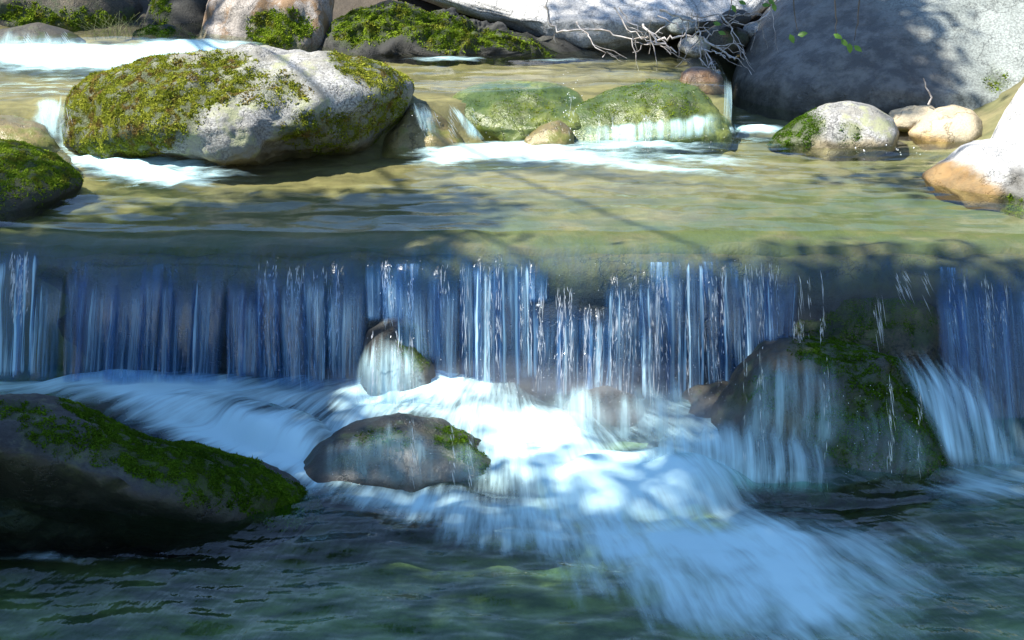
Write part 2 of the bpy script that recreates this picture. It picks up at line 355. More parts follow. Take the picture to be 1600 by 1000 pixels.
# ------------------------------------------------------------------ rocks
_ico = {}
def ico(n):
    if n not in _ico:
        bm = bmesh.new(); bmesh.ops.create_icosphere(bm, subdivisions=n, radius=1.0)
        _ico[n] = (np.array([v.co[:] for v in bm.verts]), np.array([[v.index for v in f.verts] for f in bm.faces])); bm.free()
    return _ico[n]
def vnormals(V, Fc):
    fn = np.cross(V[Fc[:, 1]] - V[Fc[:, 0]], V[Fc[:, 2]] - V[Fc[:, 0]])
    N = np.zeros_like(V)
    for k in range(3):
        for a in range(3): N[:, a] += np.bincount(Fc[:, k], fn[:, a], len(V))
    return N / (np.linalg.norm(N, axis=1)[:, None] + 1e-12), fn
def tufts(V, Fc, mask, n, size, rng, mat, name='moss', blades=3):
    N, fn = vnormals(V, Fc); ar = np.linalg.norm(fn, axis=1); fnn = fn / (ar[:, None] + 1e-12)
    w = ar * np.clip(mask[Fc].mean(1) - .18, 0, 1)
    if w.sum() <= 0: return None
    idx = rng.choice(len(Fc), n, p=w / w.sum())
    r1, r2 = rng.random((2, n)); s = np.sqrt(r1); b = np.stack([1 - s, s * (1 - r2), s * r2], 1)
    P = (V[Fc[idx]] * b[..., None]).sum(1); nn = fnn[idx]
    clump = np.clip(.5 + 1.3 * fbm(P * 22, 2), .15, 1.4)
    tint0 = np.clip(.45 + .8 * fbm(P * 5, 3) + rng.normal(0, .16, n), 0, 1)
    VV, TT = [], []
    for k in range(blades):
        d = nn * .75 + rng.normal(0, .6, (n, 3)); d /= np.linalg.norm(d, axis=1)[:, None]
        side = np.cross(d, rng.normal(size=(n, 3))); side /= np.linalg.norm(side, axis=1)[:, None]
        L = size * clump * rng.uniform(.6, 1.3, n)
        base = P - nn * .003
        VV.append(np.stack([base - side * (L * .33)[:, None], base + side * (L * .33)[:, None], base + d * L[:, None]], 1))
        TT.append(np.stack([tint0 * .7, tint0 * .7, np.clip(tint0 + .15, 0, 1)], 1))
    VV = np.concatenate(VV).reshape(-1, 3); TT = np.concatenate(TT).ravel()
    return make_mesh(name, VV, np.arange(len(VV)).reshape(-1, 3), mat, smooth=False, attrs={'tint': TT})
def rock(name, outline, Yc, D, mat, label, cat='boulder', sub=5, seed=0, e=.78, amp=.05, freq=2.2, cuts=8, cut_d=.8, fine=.012, moss=None, moss_n=0, moss_size=.014,
         moss_mat='moss', wet=None, stain=None, under=None, group=None, top_moss=0., wet_line=None, lean=.55):
    rng = np.random.default_rng(seed + 11)
    ol = np.array(outline, float); c = np.array([(ol[:, 0].min() + ol[:, 0].max()) / 2, (ol[:, 1].min() + ol[:, 1].max()) / 2])
    C = at(c[0], c[1], Y=Yc); w = ray(c[0], c[1]); w /= np.linalg.norm(w)
    rt = np.cross(w, [0, 0, 1.]); rt /= np.linalg.norm(rt); upv = np.cross(rt, w)
    d = ray(ol[:, 0], ol[:, 1]); tt = ((C - np.array([0, 0, CAM_H])) @ w) / (d @ w); pts = d * tt[:, None] + np.array([0, 0, CAM_H]) - C
    q = np.stack([pts @ rt, pts @ upv], 1)
    nth = 360; ths = np.linspace(-math.pi, math.pi, nth, endpoint=False); R = np.zeros(nth)
    for i in range(len(q)):
        a, b = q[i], q[(i + 1) % len(q)]; ed = b - a
        dx, dy = np.cos(ths), np.sin(ths); den = dx * ed[1] - dy * ed[0]; den = np.where(abs(den) < 1e-9, 1e-9, den)
        tr = (a[0] * ed[1] - a[1] * ed[0]) / den; u = (a[0] * dy - a[1] * dx) / den
        ok = (tr > 0) & (u >= -1e-6) & (u <= 1 + 1e-6); R = np.where(ok, np.maximum(R, tr), R)
    for _ in range(4): R = (np.roll(R, 1) + 2 * R + np.roll(R, -1)) / 4
    S, Fc = ico(sub); S = S.copy()
    for k in range(cuts):                              # broad chiselled faces, on the unit shape, mostly toward the viewer or away
        n = rng.normal(size=3); n[2] *= 1.6; n /= np.linalg.norm(n)
        dd = rng.uniform(cut_d, .97); ex = np.maximum(S @ n - dd, 0); S -= n * (ex * .9)[:, None]
    th = np.arctan2(S[:, 1], S[:, 0]); s = np.clip(np.hypot(S[:, 0], S[:, 1]), 0, 1) ** e
    low = np.clip(-S[:, 1], 0, 1); Sz = S[:, 2] / np.sqrt(1 - (0. if under else .9) * low ** 2)      # below its middle a rock goes down steeply, not under
    cz = np.sign(Sz) * np.abs(Sz) ** .85
    Rv = np.interp(th, np.concatenate([ths, [math.pi]]), np.concatenate([R, R[:1]]))
    V = C + (s * Rv)[:, None] * (np.cos(th)[:, None] * rt + np.sin(th)[:, None] * upv) + (cz * D)[:, None] * w
    hv = (V - C) @ upv; kk = np.clip(hv + .45 * np.abs(R).mean() * .5, 0, None)        # faces lean back as they rise
    rd = V - np.array([0, 0, CAM_H]); rd /= np.linalg.norm(rd, axis=1)[:, None]; V = V + rd * (lean * kk)[:, None]
    if under:                                          # an overhang: what lies below this line recedes from the viewer
        px, py = proj(V); ue = np.interp(px, [u[0] for u in under], [u[1] for u in under])
        k = np.clip(py - ue, 0, 400) * (S[:, 2] < .3); V = V + w * (np.minimum(k * .0042, D * 1.2) * sm(0, 1, k / 30))[:, None]
    N, _ = vnormals(V, Fc); px, py = proj(V)
    size = np.ptp(V, axis=0).max()
    edge = 1 - .75 * sm(.80, .98, np.hypot(S[:, 0], S[:, 1]))
    V = V + N * (amp * size * fbm(V * freq / size * 2.2 + seed * 3.7, 4, .55) * edge)[:, None]
    N, _ = vnormals(V, Fc)
    V = V + N * (fine * fbm(V * 11 + seed, 4, .6) + .35 * fine * fbm(V * 42 + seed, 2))[:, None]
    N, _ = vnormals(V, Fc)
    px, py = proj(V)
    mk = np.zeros(len(V))
    if moss: mk = blobs(px, py, moss)
    if top_moss: mk = np.maximum(mk, top_moss * sm(.2, .7, N[:, 2]))
    mk = np.clip(mk * (1 + 1.3 * fbm(V * 6 + seed, 4, .6)), 0, 1) if (moss or top_moss) else mk
    if moss_n:
        V = V + N * (mk * moss_size * (.5 + 1.6 * np.clip(fbm(V * 10 + seed, 3) + .25, 0, 1)))[:, None]
    wt = np.zeros(len(V))
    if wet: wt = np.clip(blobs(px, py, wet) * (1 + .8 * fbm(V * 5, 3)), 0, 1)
    if wet_line is not None: wt = np.maximum(wt, sm(wet_line + .06, wet_line + .015, V[:, 2] + .05 * fbm(V * 8, 3)))
    stn = np.clip(blobs(px, py, stain) * (1 + 1.2 * fbm(V * 7, 4, .6)), 0, 1) if stain else np.zeros(len(V))
    base = Vector(C); 
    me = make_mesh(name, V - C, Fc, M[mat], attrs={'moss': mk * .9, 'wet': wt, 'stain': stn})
    o = link(name, me, label=label, cat=cat, group=group); o.location = base
    if moss_n:
        mm = tufts(V - C, Fc, mk, moss_n, moss_size, rng, M[moss_mat])
        if mm: link('moss', mm, parent=o, kind='stuff')
    return o

ZW = ZU
rock('boulder', [(97, 175), (112, 135), (150, 112), (200, 100), (230, 88), (290, 84), (335, 78), (375, 68), (420, 66), (480, 70), (540, 80), (590, 95), (625, 112), (648, 128), (645, 150), (630, 180), (608, 205), (590, 235), (570, 250), (300, 258), (150, 252), (104, 230), (97, 200)],
     7.45, .62, 'granite', 'large pale granite boulder, its left end thick with green moss, standing in the upper pool', sub=6, seed=1, cuts=9, fine=.016, amp=.035,
     moss=[(200, 165, 130, 95, -8, 1.5), (300, 130, 130, 55, -10, .85), (580, 105, 80, 38, 25, .8), (500, 205, 75, 42, 0, .8), (600, 180, 50, 60, 0, .45), (420, 140, 90, 40, 0, .45)], moss_n=110000, moss_size=.017, moss_mat='moss_dry', wet_line=ZU)
rock('boulder', [(-200, 240), (-60, 222), (0, 216), (45, 222), (90, 240), (125, 270), (131, 290), (110, 312), (60, 340), (25, 372), (-20, 430), (-200, 430)], 6.35, .40, 'dark',
     'dark mossy rock at the left edge above the waterfall', seed=2, moss=[(60, 245, 90, 50, 20, 1.3), (0, 280, 120, 60, 0, .6)], moss_n=26000, moss_size=.016, moss_mat='moss', sub=5, amp=.03)
rock('boulder', [(-260, 640), (-60, 618), (0, 616), (60, 611), (110, 622), (170, 652), (240, 684), (300, 692), (380, 712), (440, 738), (490, 765), (508, 785), (497, 815), (450, 850), (300, 880), (100, 880), (-260, 880)], 4.42, .36, 'shaderock',
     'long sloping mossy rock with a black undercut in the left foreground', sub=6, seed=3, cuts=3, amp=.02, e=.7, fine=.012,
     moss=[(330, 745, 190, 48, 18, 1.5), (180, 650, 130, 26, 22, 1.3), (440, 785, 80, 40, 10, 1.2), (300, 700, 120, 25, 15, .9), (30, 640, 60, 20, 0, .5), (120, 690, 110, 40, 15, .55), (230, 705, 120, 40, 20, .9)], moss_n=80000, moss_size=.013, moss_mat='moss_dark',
     under=[(-300, 690), (0, 694), (120, 722), (210, 770), (330, 805), (440, 818), (520, 815)], wet=[(200, 850, 420, 110, 6, 1.4), (20, 770, 260, 70, 8, 1.4)])  # wet mask also paints the shade under the overhang near black
rock('boulder', [(455, 745), (485, 700), (530, 668), (590, 650), (630, 645), (685, 653), (735, 675), (785, 705), (838, 745), (840, 785), (700, 805), (600, 805), (470, 785)], 4.75, .28, 'wetgreen',
     'low rounded wet rock washed by foam below the middle of the falls', seed=4, amp=.03, cuts=5, wet=[(720, 745, 120, 45, 20, 1.2), (610, 755, 130, 36, 0, 1.3)], moss=[(730, 705, 80, 30, 30, .9), (600, 690, 60, 25, 0, .45)], moss_n=7000, moss_size=.009, moss_mat='moss_dark')
rock('boulder', [(556, 660), (563, 560), (575, 518), (600, 497), (625, 492), (650, 505), (668, 540), (682, 590), (690, 660)], 5.27, .15, 'dark',
     'narrow pointed rock splitting the fall left of centre', cat='rock', sub=4, seed=5, moss=[(650, 540, 30, 45, -15, 1.0)], moss_n=5000, moss_size=.009, moss_mat='moss_dark')
rock('boulder', [(1105, 740), (1115, 640), (1150, 575), (1190, 538), (1230, 527), (1290, 528), (1350, 540), (1400, 558), (1440, 590), (1475, 640), (1500, 700), (1503, 750), (1450, 785), (1300, 800), (1200, 795), (1110, 780)], 5.0, .40, 'wetgreen',
     'big rounded mossy boulder under the right side of the falls', sub=6, seed=6, amp=.03, cuts=5, fine=.014,
     moss=[(1420, 660, 85, 110, -20, 1.3), (1350, 570, 130, 45, 15, 1.1), (1330, 670, 80, 80, 0, .8), (1200, 620, 60, 50, 0, .4)], moss_n=36000, moss_size=.011, moss_mat='moss_dark', stain=[(1240, 560, 60, 30, 0, .5), (1250, 640, 90, 60, 0, .25)], wet=[(1400, 740, 120, 30, 0, 1.2)])
rock('boulder', [(1215, 600), (1218, 470), (1245, 432), (1330, 424), (1420, 426), (1465, 445), (1480, 500), (1476, 600)], 5.58, .17, 'wetrock',
     'mossy bulge of ledge with thin trickles beside the right hand fall', cat='rock', sub=5, seed=7, e=.55, moss=[(1345, 480, 140, 100, 0, .9)], moss_n=18000, moss_size=.009, moss_mat='moss_dark', stain=[(1265, 440, 26, 26, 0, .9)], amp=.04)
rock('boulder', [(858, 690), (880, 635), (910, 610), (950, 602), (990, 617), (1015, 650), (1025, 690)], 5.18, .2, 'dark', 'dark drowned rock behind the foam under the centre of the falls', cat='rock', sub=4, seed=8)
rock('boulder', [(1000, 740), (1025, 650), (1070, 608), (1130, 592), (1180, 610), (1200, 740)], 5.2, .2, 'wetrock', 'drowned rock in spray just left of the big mossy boulder', cat='rock', sub=4, seed=9)
rock('boulder', [(1436, 275), (1480, 247), (1505, 226), (1550, 217), (1600, 222), (1720, 240), (1740, 380), (1600, 385), (1560, 352), (1500, 325), (1460, 300)], 6.55, .38, 'white',
     'pale rock with an orange wet foot at the right edge of the upper pool', seed=12, cuts=6, stain=[(1490, 285, 75, 38, 18, 1.5), (1540, 315, 60, 36, 15, 1.3)], wet=[(1590, 310, 30, 60, 0, 1.2)], moss=[(1580, 325, 26, 24, 0, 1.)], moss_n=2500, moss_size=.012)
rock('boulder', [(1543, 232), (1570, 172), (1600, 132), (1660, 85), (1780, 60), (1830, 250), (1720, 310), (1580, 290)], 7.05, .45, 'white', 'white sunlit boulder cut off by the right edge of the photo', seed=13, cuts=6)
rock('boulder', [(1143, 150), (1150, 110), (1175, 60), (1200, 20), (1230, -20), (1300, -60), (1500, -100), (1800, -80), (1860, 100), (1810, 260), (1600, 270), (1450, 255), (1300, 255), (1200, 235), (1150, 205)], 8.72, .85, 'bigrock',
     'huge grey granite boulder, half in shade, at the upper right', lean=1.1, sub=6, seed=14, cuts=5, amp=.02, e=.72, fine=.010, wet=[(1260, 120, 250, 150, 0, 1.7), (1270, 165, 200, 90, 0, 1.7)], stain=[(1175, 165, 40, 40, 0, .8)], moss=[(1560, 130, 22, 22, 0, .9)], moss_n=700)  # wet mask: damp foot plus painted darkening of the shaded left side
rock('cobble', [(1193, 232), (1215, 205), (1250, 180), (1290, 162), (1330, 157), (1365, 165), (1395, 185), (1414, 208), (1410, 240), (1370, 258), (1250, 258)], 7.55, .24, 'granite',
     'rounded stone with a green mossy left side before the huge boulder', cat='stone', seed=15, cuts=2, amp=.02, fine=.005, moss=[(1240, 205, 60, 40, -25, 1.1), (1325, 210, 26, 24, 0, .8)], moss_n=9000, moss_size=.010, moss_mat='moss_dark', wet_line=ZU)
rock('cobble', [(1417, 208), (1440, 183), (1465, 168), (1490, 163), (1520, 172), (1540, 195), (1547, 214), (1530, 238), (1440, 238)], 7.62, .19, 'tan', 'smooth cream stone lying right of the mossy rounded stone', cat='stone', sub=4, seed=16, cuts=2, amp=.02, fine=.003, wet_line=ZU - .02)
rock('cobble', [(1378, 205), (1388, 174), (1420, 166), (1455, 163), (1470, 175), (1466, 205)], 7.82, .14, 'tan', 'small tan stone wedged behind the smooth cream stone', cat='stone', sub=4, seed=17, cuts=3)
rock('cobble', [(1058, 132), (1065, 112), (1080, 104), (1110, 107), (1128, 120), (1137, 150), (1120, 165), (1075, 160)], 8.05, .12, 'brown', 'small glossy brown wet stone at the top of the right cascade', cat='stone', sub=4, seed=18, cuts=4)
rock('boulder', [(693, 168), (710, 146), (750, 131), (810, 124), (860, 128), (900, 142), (935, 180), (920, 235), (800, 240), (750, 225), (715, 195)], 7.75, .30, 'greenrock', 'left one of two green algae covered rocks under the upper cascade', cat='rock', lean=1.2, seed=19, cuts=5, amp=.04, fine=.010, moss=[(800, 170, 110, 45, 0, .6)], moss_n=2500, moss_size=.009)
rock('boulder', [(808, 250), (820, 215), (845, 196), (875, 186), (895, 205), (900, 250)], 7.4, .12, 'gold', 'golden wet rock between the two green rocks of the upper cascade', cat='rock', sub=4, seed=20)
rock('boulder', [(850, 252), (868, 196), (900, 162), (950, 141), (1010, 125), (1060, 120), (1100, 135), (1130, 165), (1143, 198), (1140, 240), (1100, 255), (950, 258)], 7.7, .32, 'greenrock', 'broad green algae covered rock with white water pouring off its front', cat='rock', lean=1.2, seed=21, cuts=5, amp=.04, fine=.012, moss=[(1010, 160, 140, 50, 0, .7)], moss_n=7000, moss_size=.009)
rock('boulder', [(585, 265), (605, 208), (635, 168), (660, 160), (690, 180), (722, 215), (740, 260)], 7.5, .2, 'gold', 'brown wet rock sloping into the pool beside the right end of the large granite boulder', cat='rock', sub=4, seed=22, e=.9)
rock('boulder', [(580, -40), (640, -8), (720, 20), (800, 45), (840, 62), (920, 76), (960, 82), (1000, 76), (1060, 60), (1150, 45), (1200, 15), (1240, -30), (1000, -75), (700, -65)], 9.75, .6, 'slab', 'long bright granite slab sloping down behind the branches at the top', cat='rock slab', lean=1.6, sub=6, seed=23, cuts=4, amp=.02)
rock('boulder', [(493, 95), (505, 50), (530, 20), (580, 6), (640, 3), (700, 22), (760, 40), (840, 58), (900, 74), (945, 86), (960, 110), (800, 125), (600, 125), (505, 120)], 9.25, .32, 'dark', 'dark undercut rock hung with green and golden moss at the top centre', seed=24, sub=6, amp=.06, freq=4, fine=.03,
     moss=[(560, 40, 60, 40, 0, 1.1), (690, 50, 80, 36, 15, 1.4), (620, 30, 50, 30, 0, .9), (800, 66, 80, 16, 15, .7)], moss_n=34000, moss_size=.022, moss_mat='moss')
rock('boulder', [(296, 80), (318, 30), (330, -10), (400, -45), (500, -45), (522, -10), (517, 60), (505, 120), (350, 120)], 9.35, .35, 'stained', 'grey rock streaked orange with moss at its foot at the top left', seed=25, moss=[(435, 45, 60, 34, 0, 1.2)], moss_n=12000, moss_size=.02, cuts=6)
rock('boulder', [(222, 70), (230, 20), (240, -20), (310, -60), (330, 0), (335, 75), (320, 100), (240, 100)], 9.65, .3, 'dark', 'dark upright rock in shadow at the top left', seed=26, sub=4, moss=[(250, 20, 20, 40, 0, .7)], moss_n=3000, moss_size=.02)
rock('boulder', [(-220, 50), (-120, -30), (50, -60), (200, -50), (228, 10), (224, 55), (150, 72), (60, 80), (-120, 85)], 9.75, .5, 'wetrock', 'broad brown and green mossy rock in the top left corner', seed=27, moss=[(60, 30, 80, 18, 10, 1.2), (120, 35, 90, 16, 0, .9), (190, 45, 40, 18, 0, 1.)], moss_n=14000, moss_size=.022, amp=.03)
rock('boulder', [(203, 85), (208, 50), (225, 40), (260, 37), (300, 52), (330, 70), (335, 105), (210, 105)], 9.15, .16, 'dark', 'low dark mossy stone beside the white rapid', cat='stone', sub=4, seed=28, moss=[(265, 60, 65, 22, 10, 1.2)], moss_n=7000, moss_size=.016, moss_mat='moss_dark')
rock('boulder', [(-90, 120), (-50, 62), (0, 46), (60, 35), (110, 48), (150, 74), (168, 110), (100, 130)], 8.95, .25, 'wetrock', 'rounded drowned rock with water streaming over it at the upper left', cat='rock', sub=5, seed=29, amp=.015, fine=.004, cuts=1)
rock('boulder', [(-60, 250), (-40, 190), (20, 178), (70, 195), (105, 235), (60, 270)], 7.0, .25, 'gold', 'brown drowned stone under the left cascade', cat='stone', sub=4, seed=30)
STN = [(1085, 72, 26, 18, 'granite', 'rounded grey stone half under the branch tangle'), (1130, 62, 42, 24, 'wetrock', 'largest dark stone of the heap behind the branches'), (1180, 48, 20, 14, 'granite', 'small pale stone at the right of the stone heap'),
       (1150, 28, 24, 14, 'dark', 'small dark stone at the back of the stone heap'), (1065, 40, 26, 16, 'bigrock', 'grey stone under the upper twigs of the tangle'), (1195, 75, 18, 14, 'granite', 'small stone touching the left foot of the huge boulder')]
for k, (x, y, rx, ry, mt, lb) in enumerate(STN):
    a = np.linspace(0, 2 * math.pi, 12, endpoint=False)
    rock('stone', [(x + rx * math.cos(v), y + ry * math.sin(v)) for v in a], 9.0 + .12 * (k % 3), .16, mt, lb, cat='stone', sub=4, seed=40 + k, cuts=4, fine=.005, group='stones heaped behind the branches')
# ledge the water falls from
xs = np.arange(-3.4, 3.41, .03)
prof = [(6.6, .36), (6.3, .42), (6.0, .45), (5.8, .465), (5.7, .465), (5.62, .44), (5.58, .385)] + [(5.58 + .02 * math.sin(k * 1.3), .36 - k * .06) for k in range(1, 13)]
L = np.array([[(x, y, z) for x in xs] for y, z in prof]); L[..., 1] += .05 * fbm(L * 2.5, 4) + y_lip(L[..., 0]) - 5.5; L[..., 2] += .03 * fbm(L * 4 + 5, 3)
me = make_mesh('rock_ledge', L.reshape(-1, 3), grid_faces(len(xs), len(prof))[:, ::-1], M['ledge'], attrs={'moss': np.clip(.35 * sm(.25, .40, L[..., 2]) + .3 * fbm(L * 3, 3), 0, 1), 'wet': sm(.40, .30, L[..., 2]), 'stain': np.zeros(L.shape[:2])})
link('rock_ledge', me, label='dark wet rock ledge that the wide waterfall pours over', cat='rock ledge')

# ------------------------------------------------------------------ separate streams of the falls
def stream(name, parent, xl, xr, yt, yb, Yt, br, slant=0., throw=.14, nU=13, nV=44, seed=0, arch=.10, narrow=.9, mat='stream', edge=.35):
    rng = np.random.default_rng(seed)
    yt += rng.uniform(-14, -1); top = at((xl + xr) / 2, yt, Y=Yt); bot = at((xl + xr) / 2 + slant, yb, Y=Yt - throw)
    W = (xr - xl) / 2 * top[1] / F * 1.22
    v = np.linspace(0, 1, nV) ** 1.15; u = np.linspace(-1, 1, nU)
    H = top[2] - bot[2]; ah = min(arch, W * 1.3) / H
    wid = W * np.sqrt(np.clip(1 - np.clip(1 - v / ah, 0, 1) ** 1.7, .0004, 1)) * (1 - (1 - narrow) * v)
    U, Vv = np.meshgrid(u, v)
    apex = rng.uniform(-.35, .35) * W * np.clip(1 - Vv / ah, 0, 1) ** 2
    x = top[0] + apex + (bot[0] - top[0]) * Vv ** 1.2 + U * wid[:, None] + .006 * fbm(np.stack([U * 2 + seed, Vv * 3, 0 * U], -1), 2)
    y = top[1] - throw * np.sqrt(Vv) * .9 - throw * .1 * Vv - W * .42 * np.sqrt(np.clip(1 - U * U, 0, 1)) * sm(0, .15, Vv)
    z = top[2] - H * Vv
    g = np.stack([x, y, z], -1); y2 = fbm(np.stack([U * W * 55 + seed * 7, Vv * 1.2, 0 * U], -1), 2) * .008; g[..., 1] += y2
    aU = np.abs(U); lr = .75 + .25 * np.sign(rng.random() - .35) * -U
    band = .26 + .55 * np.exp(-((aU - .72) / .16) ** 2) * lr + .35 * np.exp(-((U - rng.uniform(-.5, .5)) / .2) ** 2)
    rim = .55 * np.exp(-((Vv - ah * .55) / (ah * .6)) ** 2)
    fo = br * (band * (.75 + .35 * Vv) + rim * .5) * sm(1.0, .80, aU) * sm(-.01, ah * 1.6, Vv) * sm(1.02, .88, Vv)
    body = sm(1.0, .66, aU) * sm(-.005, ah * 2.0, Vv) * sm(1.02, .9, Vv)
    uv = np.stack([U * W + seed * 1.7, Vv * H + seed * .37], -1)
    me = make_mesh(name, g.reshape(-1, 3), grid_faces(nU, nV)[:, ::-1], M[mat], attrs={'foam': fo, 'body': body}, uv=uv.reshape(-1, 2))
    return link(name, me, parent=parent)
ST = [(-50, 6, 392, 600, .7, -14), (2, 40, 383, 598, 1.0, -14), (30, 64, 388, 598, .8, -12), (58, 110, 405, 598, .6, -14), (110, 140, 408, 598, .5, -12), (141, 184, 402, 590, .50, -18), (187, 228, 404, 598, .42, -16), (229, 254, 410, 596, .40, -14), (256, 272, 425, 596, .45, -10),
      (276, 309, 413, 596, .48, -14), (309, 356, 410, 598, .46, -14), (360, 385, 431, 596, .36, -4), (384, 409, 430, 590, .55, -6), (403, 438, 404, 600, .75, 0), (439, 471, 412, 605, .52, 0), (472, 513, 404, 610, .70, -2),
      (514, 576, 402, 600, .48, -4), (573, 598, 405, 500, .45, 0), (597, 632, 402, 500, .60, 0), (628, 676, 402, 560, .50, 4), (676, 720, 409, 620, .46, -2), (719, 741, 407, 630, .75, 2), (740, 752, 412, 620, .5, 0), (750, 777, 402, 630, .72, -2),
      (775, 804, 400, 620, .75, 4), (808, 831, 400, 600, .85, 4), (828, 855, 400, 470, .55, 0), (837, 875, 452, 625, .85, 0), (872, 905, 472, 630, .95, -2), (904, 924, 485, 630, .70, 0), (921, 956, 476, 640, .9, -6),
      (952, 1008, 424, 630, .72, -6), (1006, 1038, 417, 630, .85, 2), (1036, 1074, 414, 640, .78, 2), (1072, 1097, 407, 640, .75, 4), (1095, 1125, 406, 620, .75, 10), (1124, 1170, 402, 620, .78, 6), (1161, 1200, 401, 590, .80, 8), (1199, 1234, 402, 535, .85, 2)]
for k, (xl, xr, yt, yb, br, sl) in enumerate(ST):
    xm = at((xl + xr) / 2, yt, Y=5.45)[0]
    rw = np.random.default_rng(900 + k); gx = (xr - xl) * rw.uniform(-.08, .3)
    stream('water_stream', FALLS, xl - gx, xr + gx, yt, yb, float(y_lip(xm)) - .04 - .012 * (k % 3), br * rw.uniform(.75, 1.6), sl, seed=k + 1)
for k, (xl, xr, yt, yb, br, sl) in enumerate([(1452, 1492, 428, 690, .72, 30), (1480, 1520, 416, 720, .70, 34), (1512, 1556, 412, 735, .62, 36), (1548, 1592, 414, 735, .72, 30), (1585, 1640, 424, 740, .6, 24), (1636, 1700, 430, 740, .6, 20)]):
    stream('water_stream', FALLS, xl, xr, yt, yb, 5.40, br, sl, seed=60 + k, throw=.34, narrow=1.15)
# second leap: water sliding off the rocks into the pool
def veil(pts_top, pts_bot, Yt, Yb, fo, seed, nU=50, nV=24, name='veil', parent=None, bulge=.05, mat='veil'):
    a = np.array(pts_top, float); b = np.array(pts_bot, float); u = np.linspace(0, 1, nU)
    def res(p): return np.stack([np.interp(u, np.linspace(0, 1, len(p)), p[:, k]) for k in (0, 1)], 1)
    A, B = res(a), res(b); TA, TB = at(A[:, 0], A[:, 1], Y=Yt), at(B[:, 0], B[:, 1], Y=Yb)
    v = np.linspace(0, 1, nV)[:, None, None]
    g = TA + (TB - TA) * v; g[..., 1] -= bulge * np.sin(v[..., 0] * math.pi); g[..., 2] += bulge * .6 * np.sin(v[..., 0] * math.pi)
    g += .012 * np.stack([fbm(np.stack([u * 9 + seed, 0 * u, 0 * u], -1), 2)] * 3, -1) * np.array([0, 1, 0])
    vv = v[..., 0] * np.ones(nU)
    f = fo * sm(0, .30, vv - .28 * (fbm(np.stack([u * 14 + seed, 0 * u, 0 * u], -1), 3) + .35)) * sm(1, .8, vv) * sm(0, .22, u) * sm(1, .78, u) * np.clip(.75 + .9 * fbm(np.stack([u * 6 + seed * 2, 0 * u, 0 * u], -1), 2), 0, 1.3)
    uv = np.stack([g[..., 0] + seed, g[..., 2] * 1.2 - g[..., 1] * .5], -1)
    me = make_mesh(name, g.reshape(-1, 3), grid_faces(nU, nV)[:, ::-1], M[mat], attrs={'foam': f}, uv=uv.reshape(-1, 2))
    return link(name, me, parent=parent)
V_ = [([(565, 540), (600, 508), (650, 540)], [(545, 640), (600, 650), (685, 640)], 5.13, 4.98, 1.25), ([(1000, 660), (1150, 640), (1310, 690)], [(960, 770), (1130, 775), (1320, 775)], 4.72, 4.5, 1.4), ([(1180, 545), (1230, 534), (1310, 545)], [(1140, 690), (1230, 720), (1330, 700)], 4.78, 4.58, .75),
      ([(1370, 535), (1430, 535), (1500, 545)], [(1480, 740), (1550, 750), (1650, 745)], 5.15, 4.62, 1.3), ([(850, 600), (960, 590), (1120, 590)], [(840, 690), (960, 700), (1120, 700)], 4.98, 4.80, .75), ([(500, 690), (620, 650), (770, 705)], [(480, 745), (630, 765), (800, 750)], 4.46, 4.38, .62),
      ([(1300, 640), (1380, 620), (1440, 660)], [(1310, 750), (1390, 755), (1480, 745)], 4.62, 4.52, .26)]
for k, (a, b, Yt, Yb, fo) in enumerate(V_): veil(a, b, Yt, Yb, fo, k * 3.1, name='water_veil', parent=FALLS)
# small upper cascades
V2 = [([(900, 192), (1000, 188), (1070, 178), (1125, 172)], [(893, 232), (1000, 226), (1080, 218), (1128, 212)], 7.42, 7.3, 1.2), ([(640, 158), (660, 162), (675, 170)], [(655, 205), (672, 212), (690, 215)], 7.42, 7.3, .8), ([(695, 158), (712, 165), (722, 178)], [(730, 215), (745, 220), (760, 220)], 7.45, 7.3, 1.2),
      ([(56, 150), (80, 148), (106, 145)], [(70, 212), (88, 222), (108, 222)], 7.25, 7.05, 1.1), ([(1130, 118), (1137, 120), (1143, 122)], [(1128, 190), (1135, 195), (1144, 195)], 7.8, 7.6, .9), ([(-60, 55), (40, 40), (140, 62)], [(-60, 100), (60, 105), (165, 102)], 8.72, 8.6, .7)]
CL = ['white water pouring off the front of the broad green rock', 'thin cascade sliding over the brown wet rock beside the large granite boulder', 'narrow bright chute just left of the two green algae rocks',
      'short white cascade at the left end of the large granite boulder', 'narrow trickle between the brown wet stone and the huge boulder', 'water streaming over the drowned rock at the upper left']
for k, (a, b, Yt, Yb, fo) in enumerate(V2):
    o = veil(a, b, Yt, Yb, fo, 30 + k * 3.1, nU=26, nV=14, name='cascade', bulge=.03); o['label'] = CL[k]; o['category'] = 'cascade'; o['group'] = 'small cascades into the upper pool'

# drifting mist over the foot of the falls
t = NT('mist_material'); co = t.n('TexCoord').outputs['Object']
gx = t.n('VectorMath', {'operation': 'LENGTH'}, i0=co).outputs['Value']
dn = t.math('MULTIPLY', t.ramp(gx, 1., .25), t.math('MULTIPLY', t.ramp(t.noise(co, 2.6, 4, .6), .36, .72), 2.6))
vol = t.n('VolumePrincipled', None, Color=(.86, .93, .98), Anisotropy=.2); t.t.links.new(dn, vol.inputs['Density'])
t.t.links.new(vol.outputs[0], t.out.inputs['Volume']); M['mist'] = t.m
S_, F_ = ico(3)
mo = link('mist', make_mesh('mist', S_, F_, M['mist']), kind='stuff'); c0 = at(850, 640, Y=5.0); mo.location = Vector(c0); mo.scale = (1.35, .42, .20)

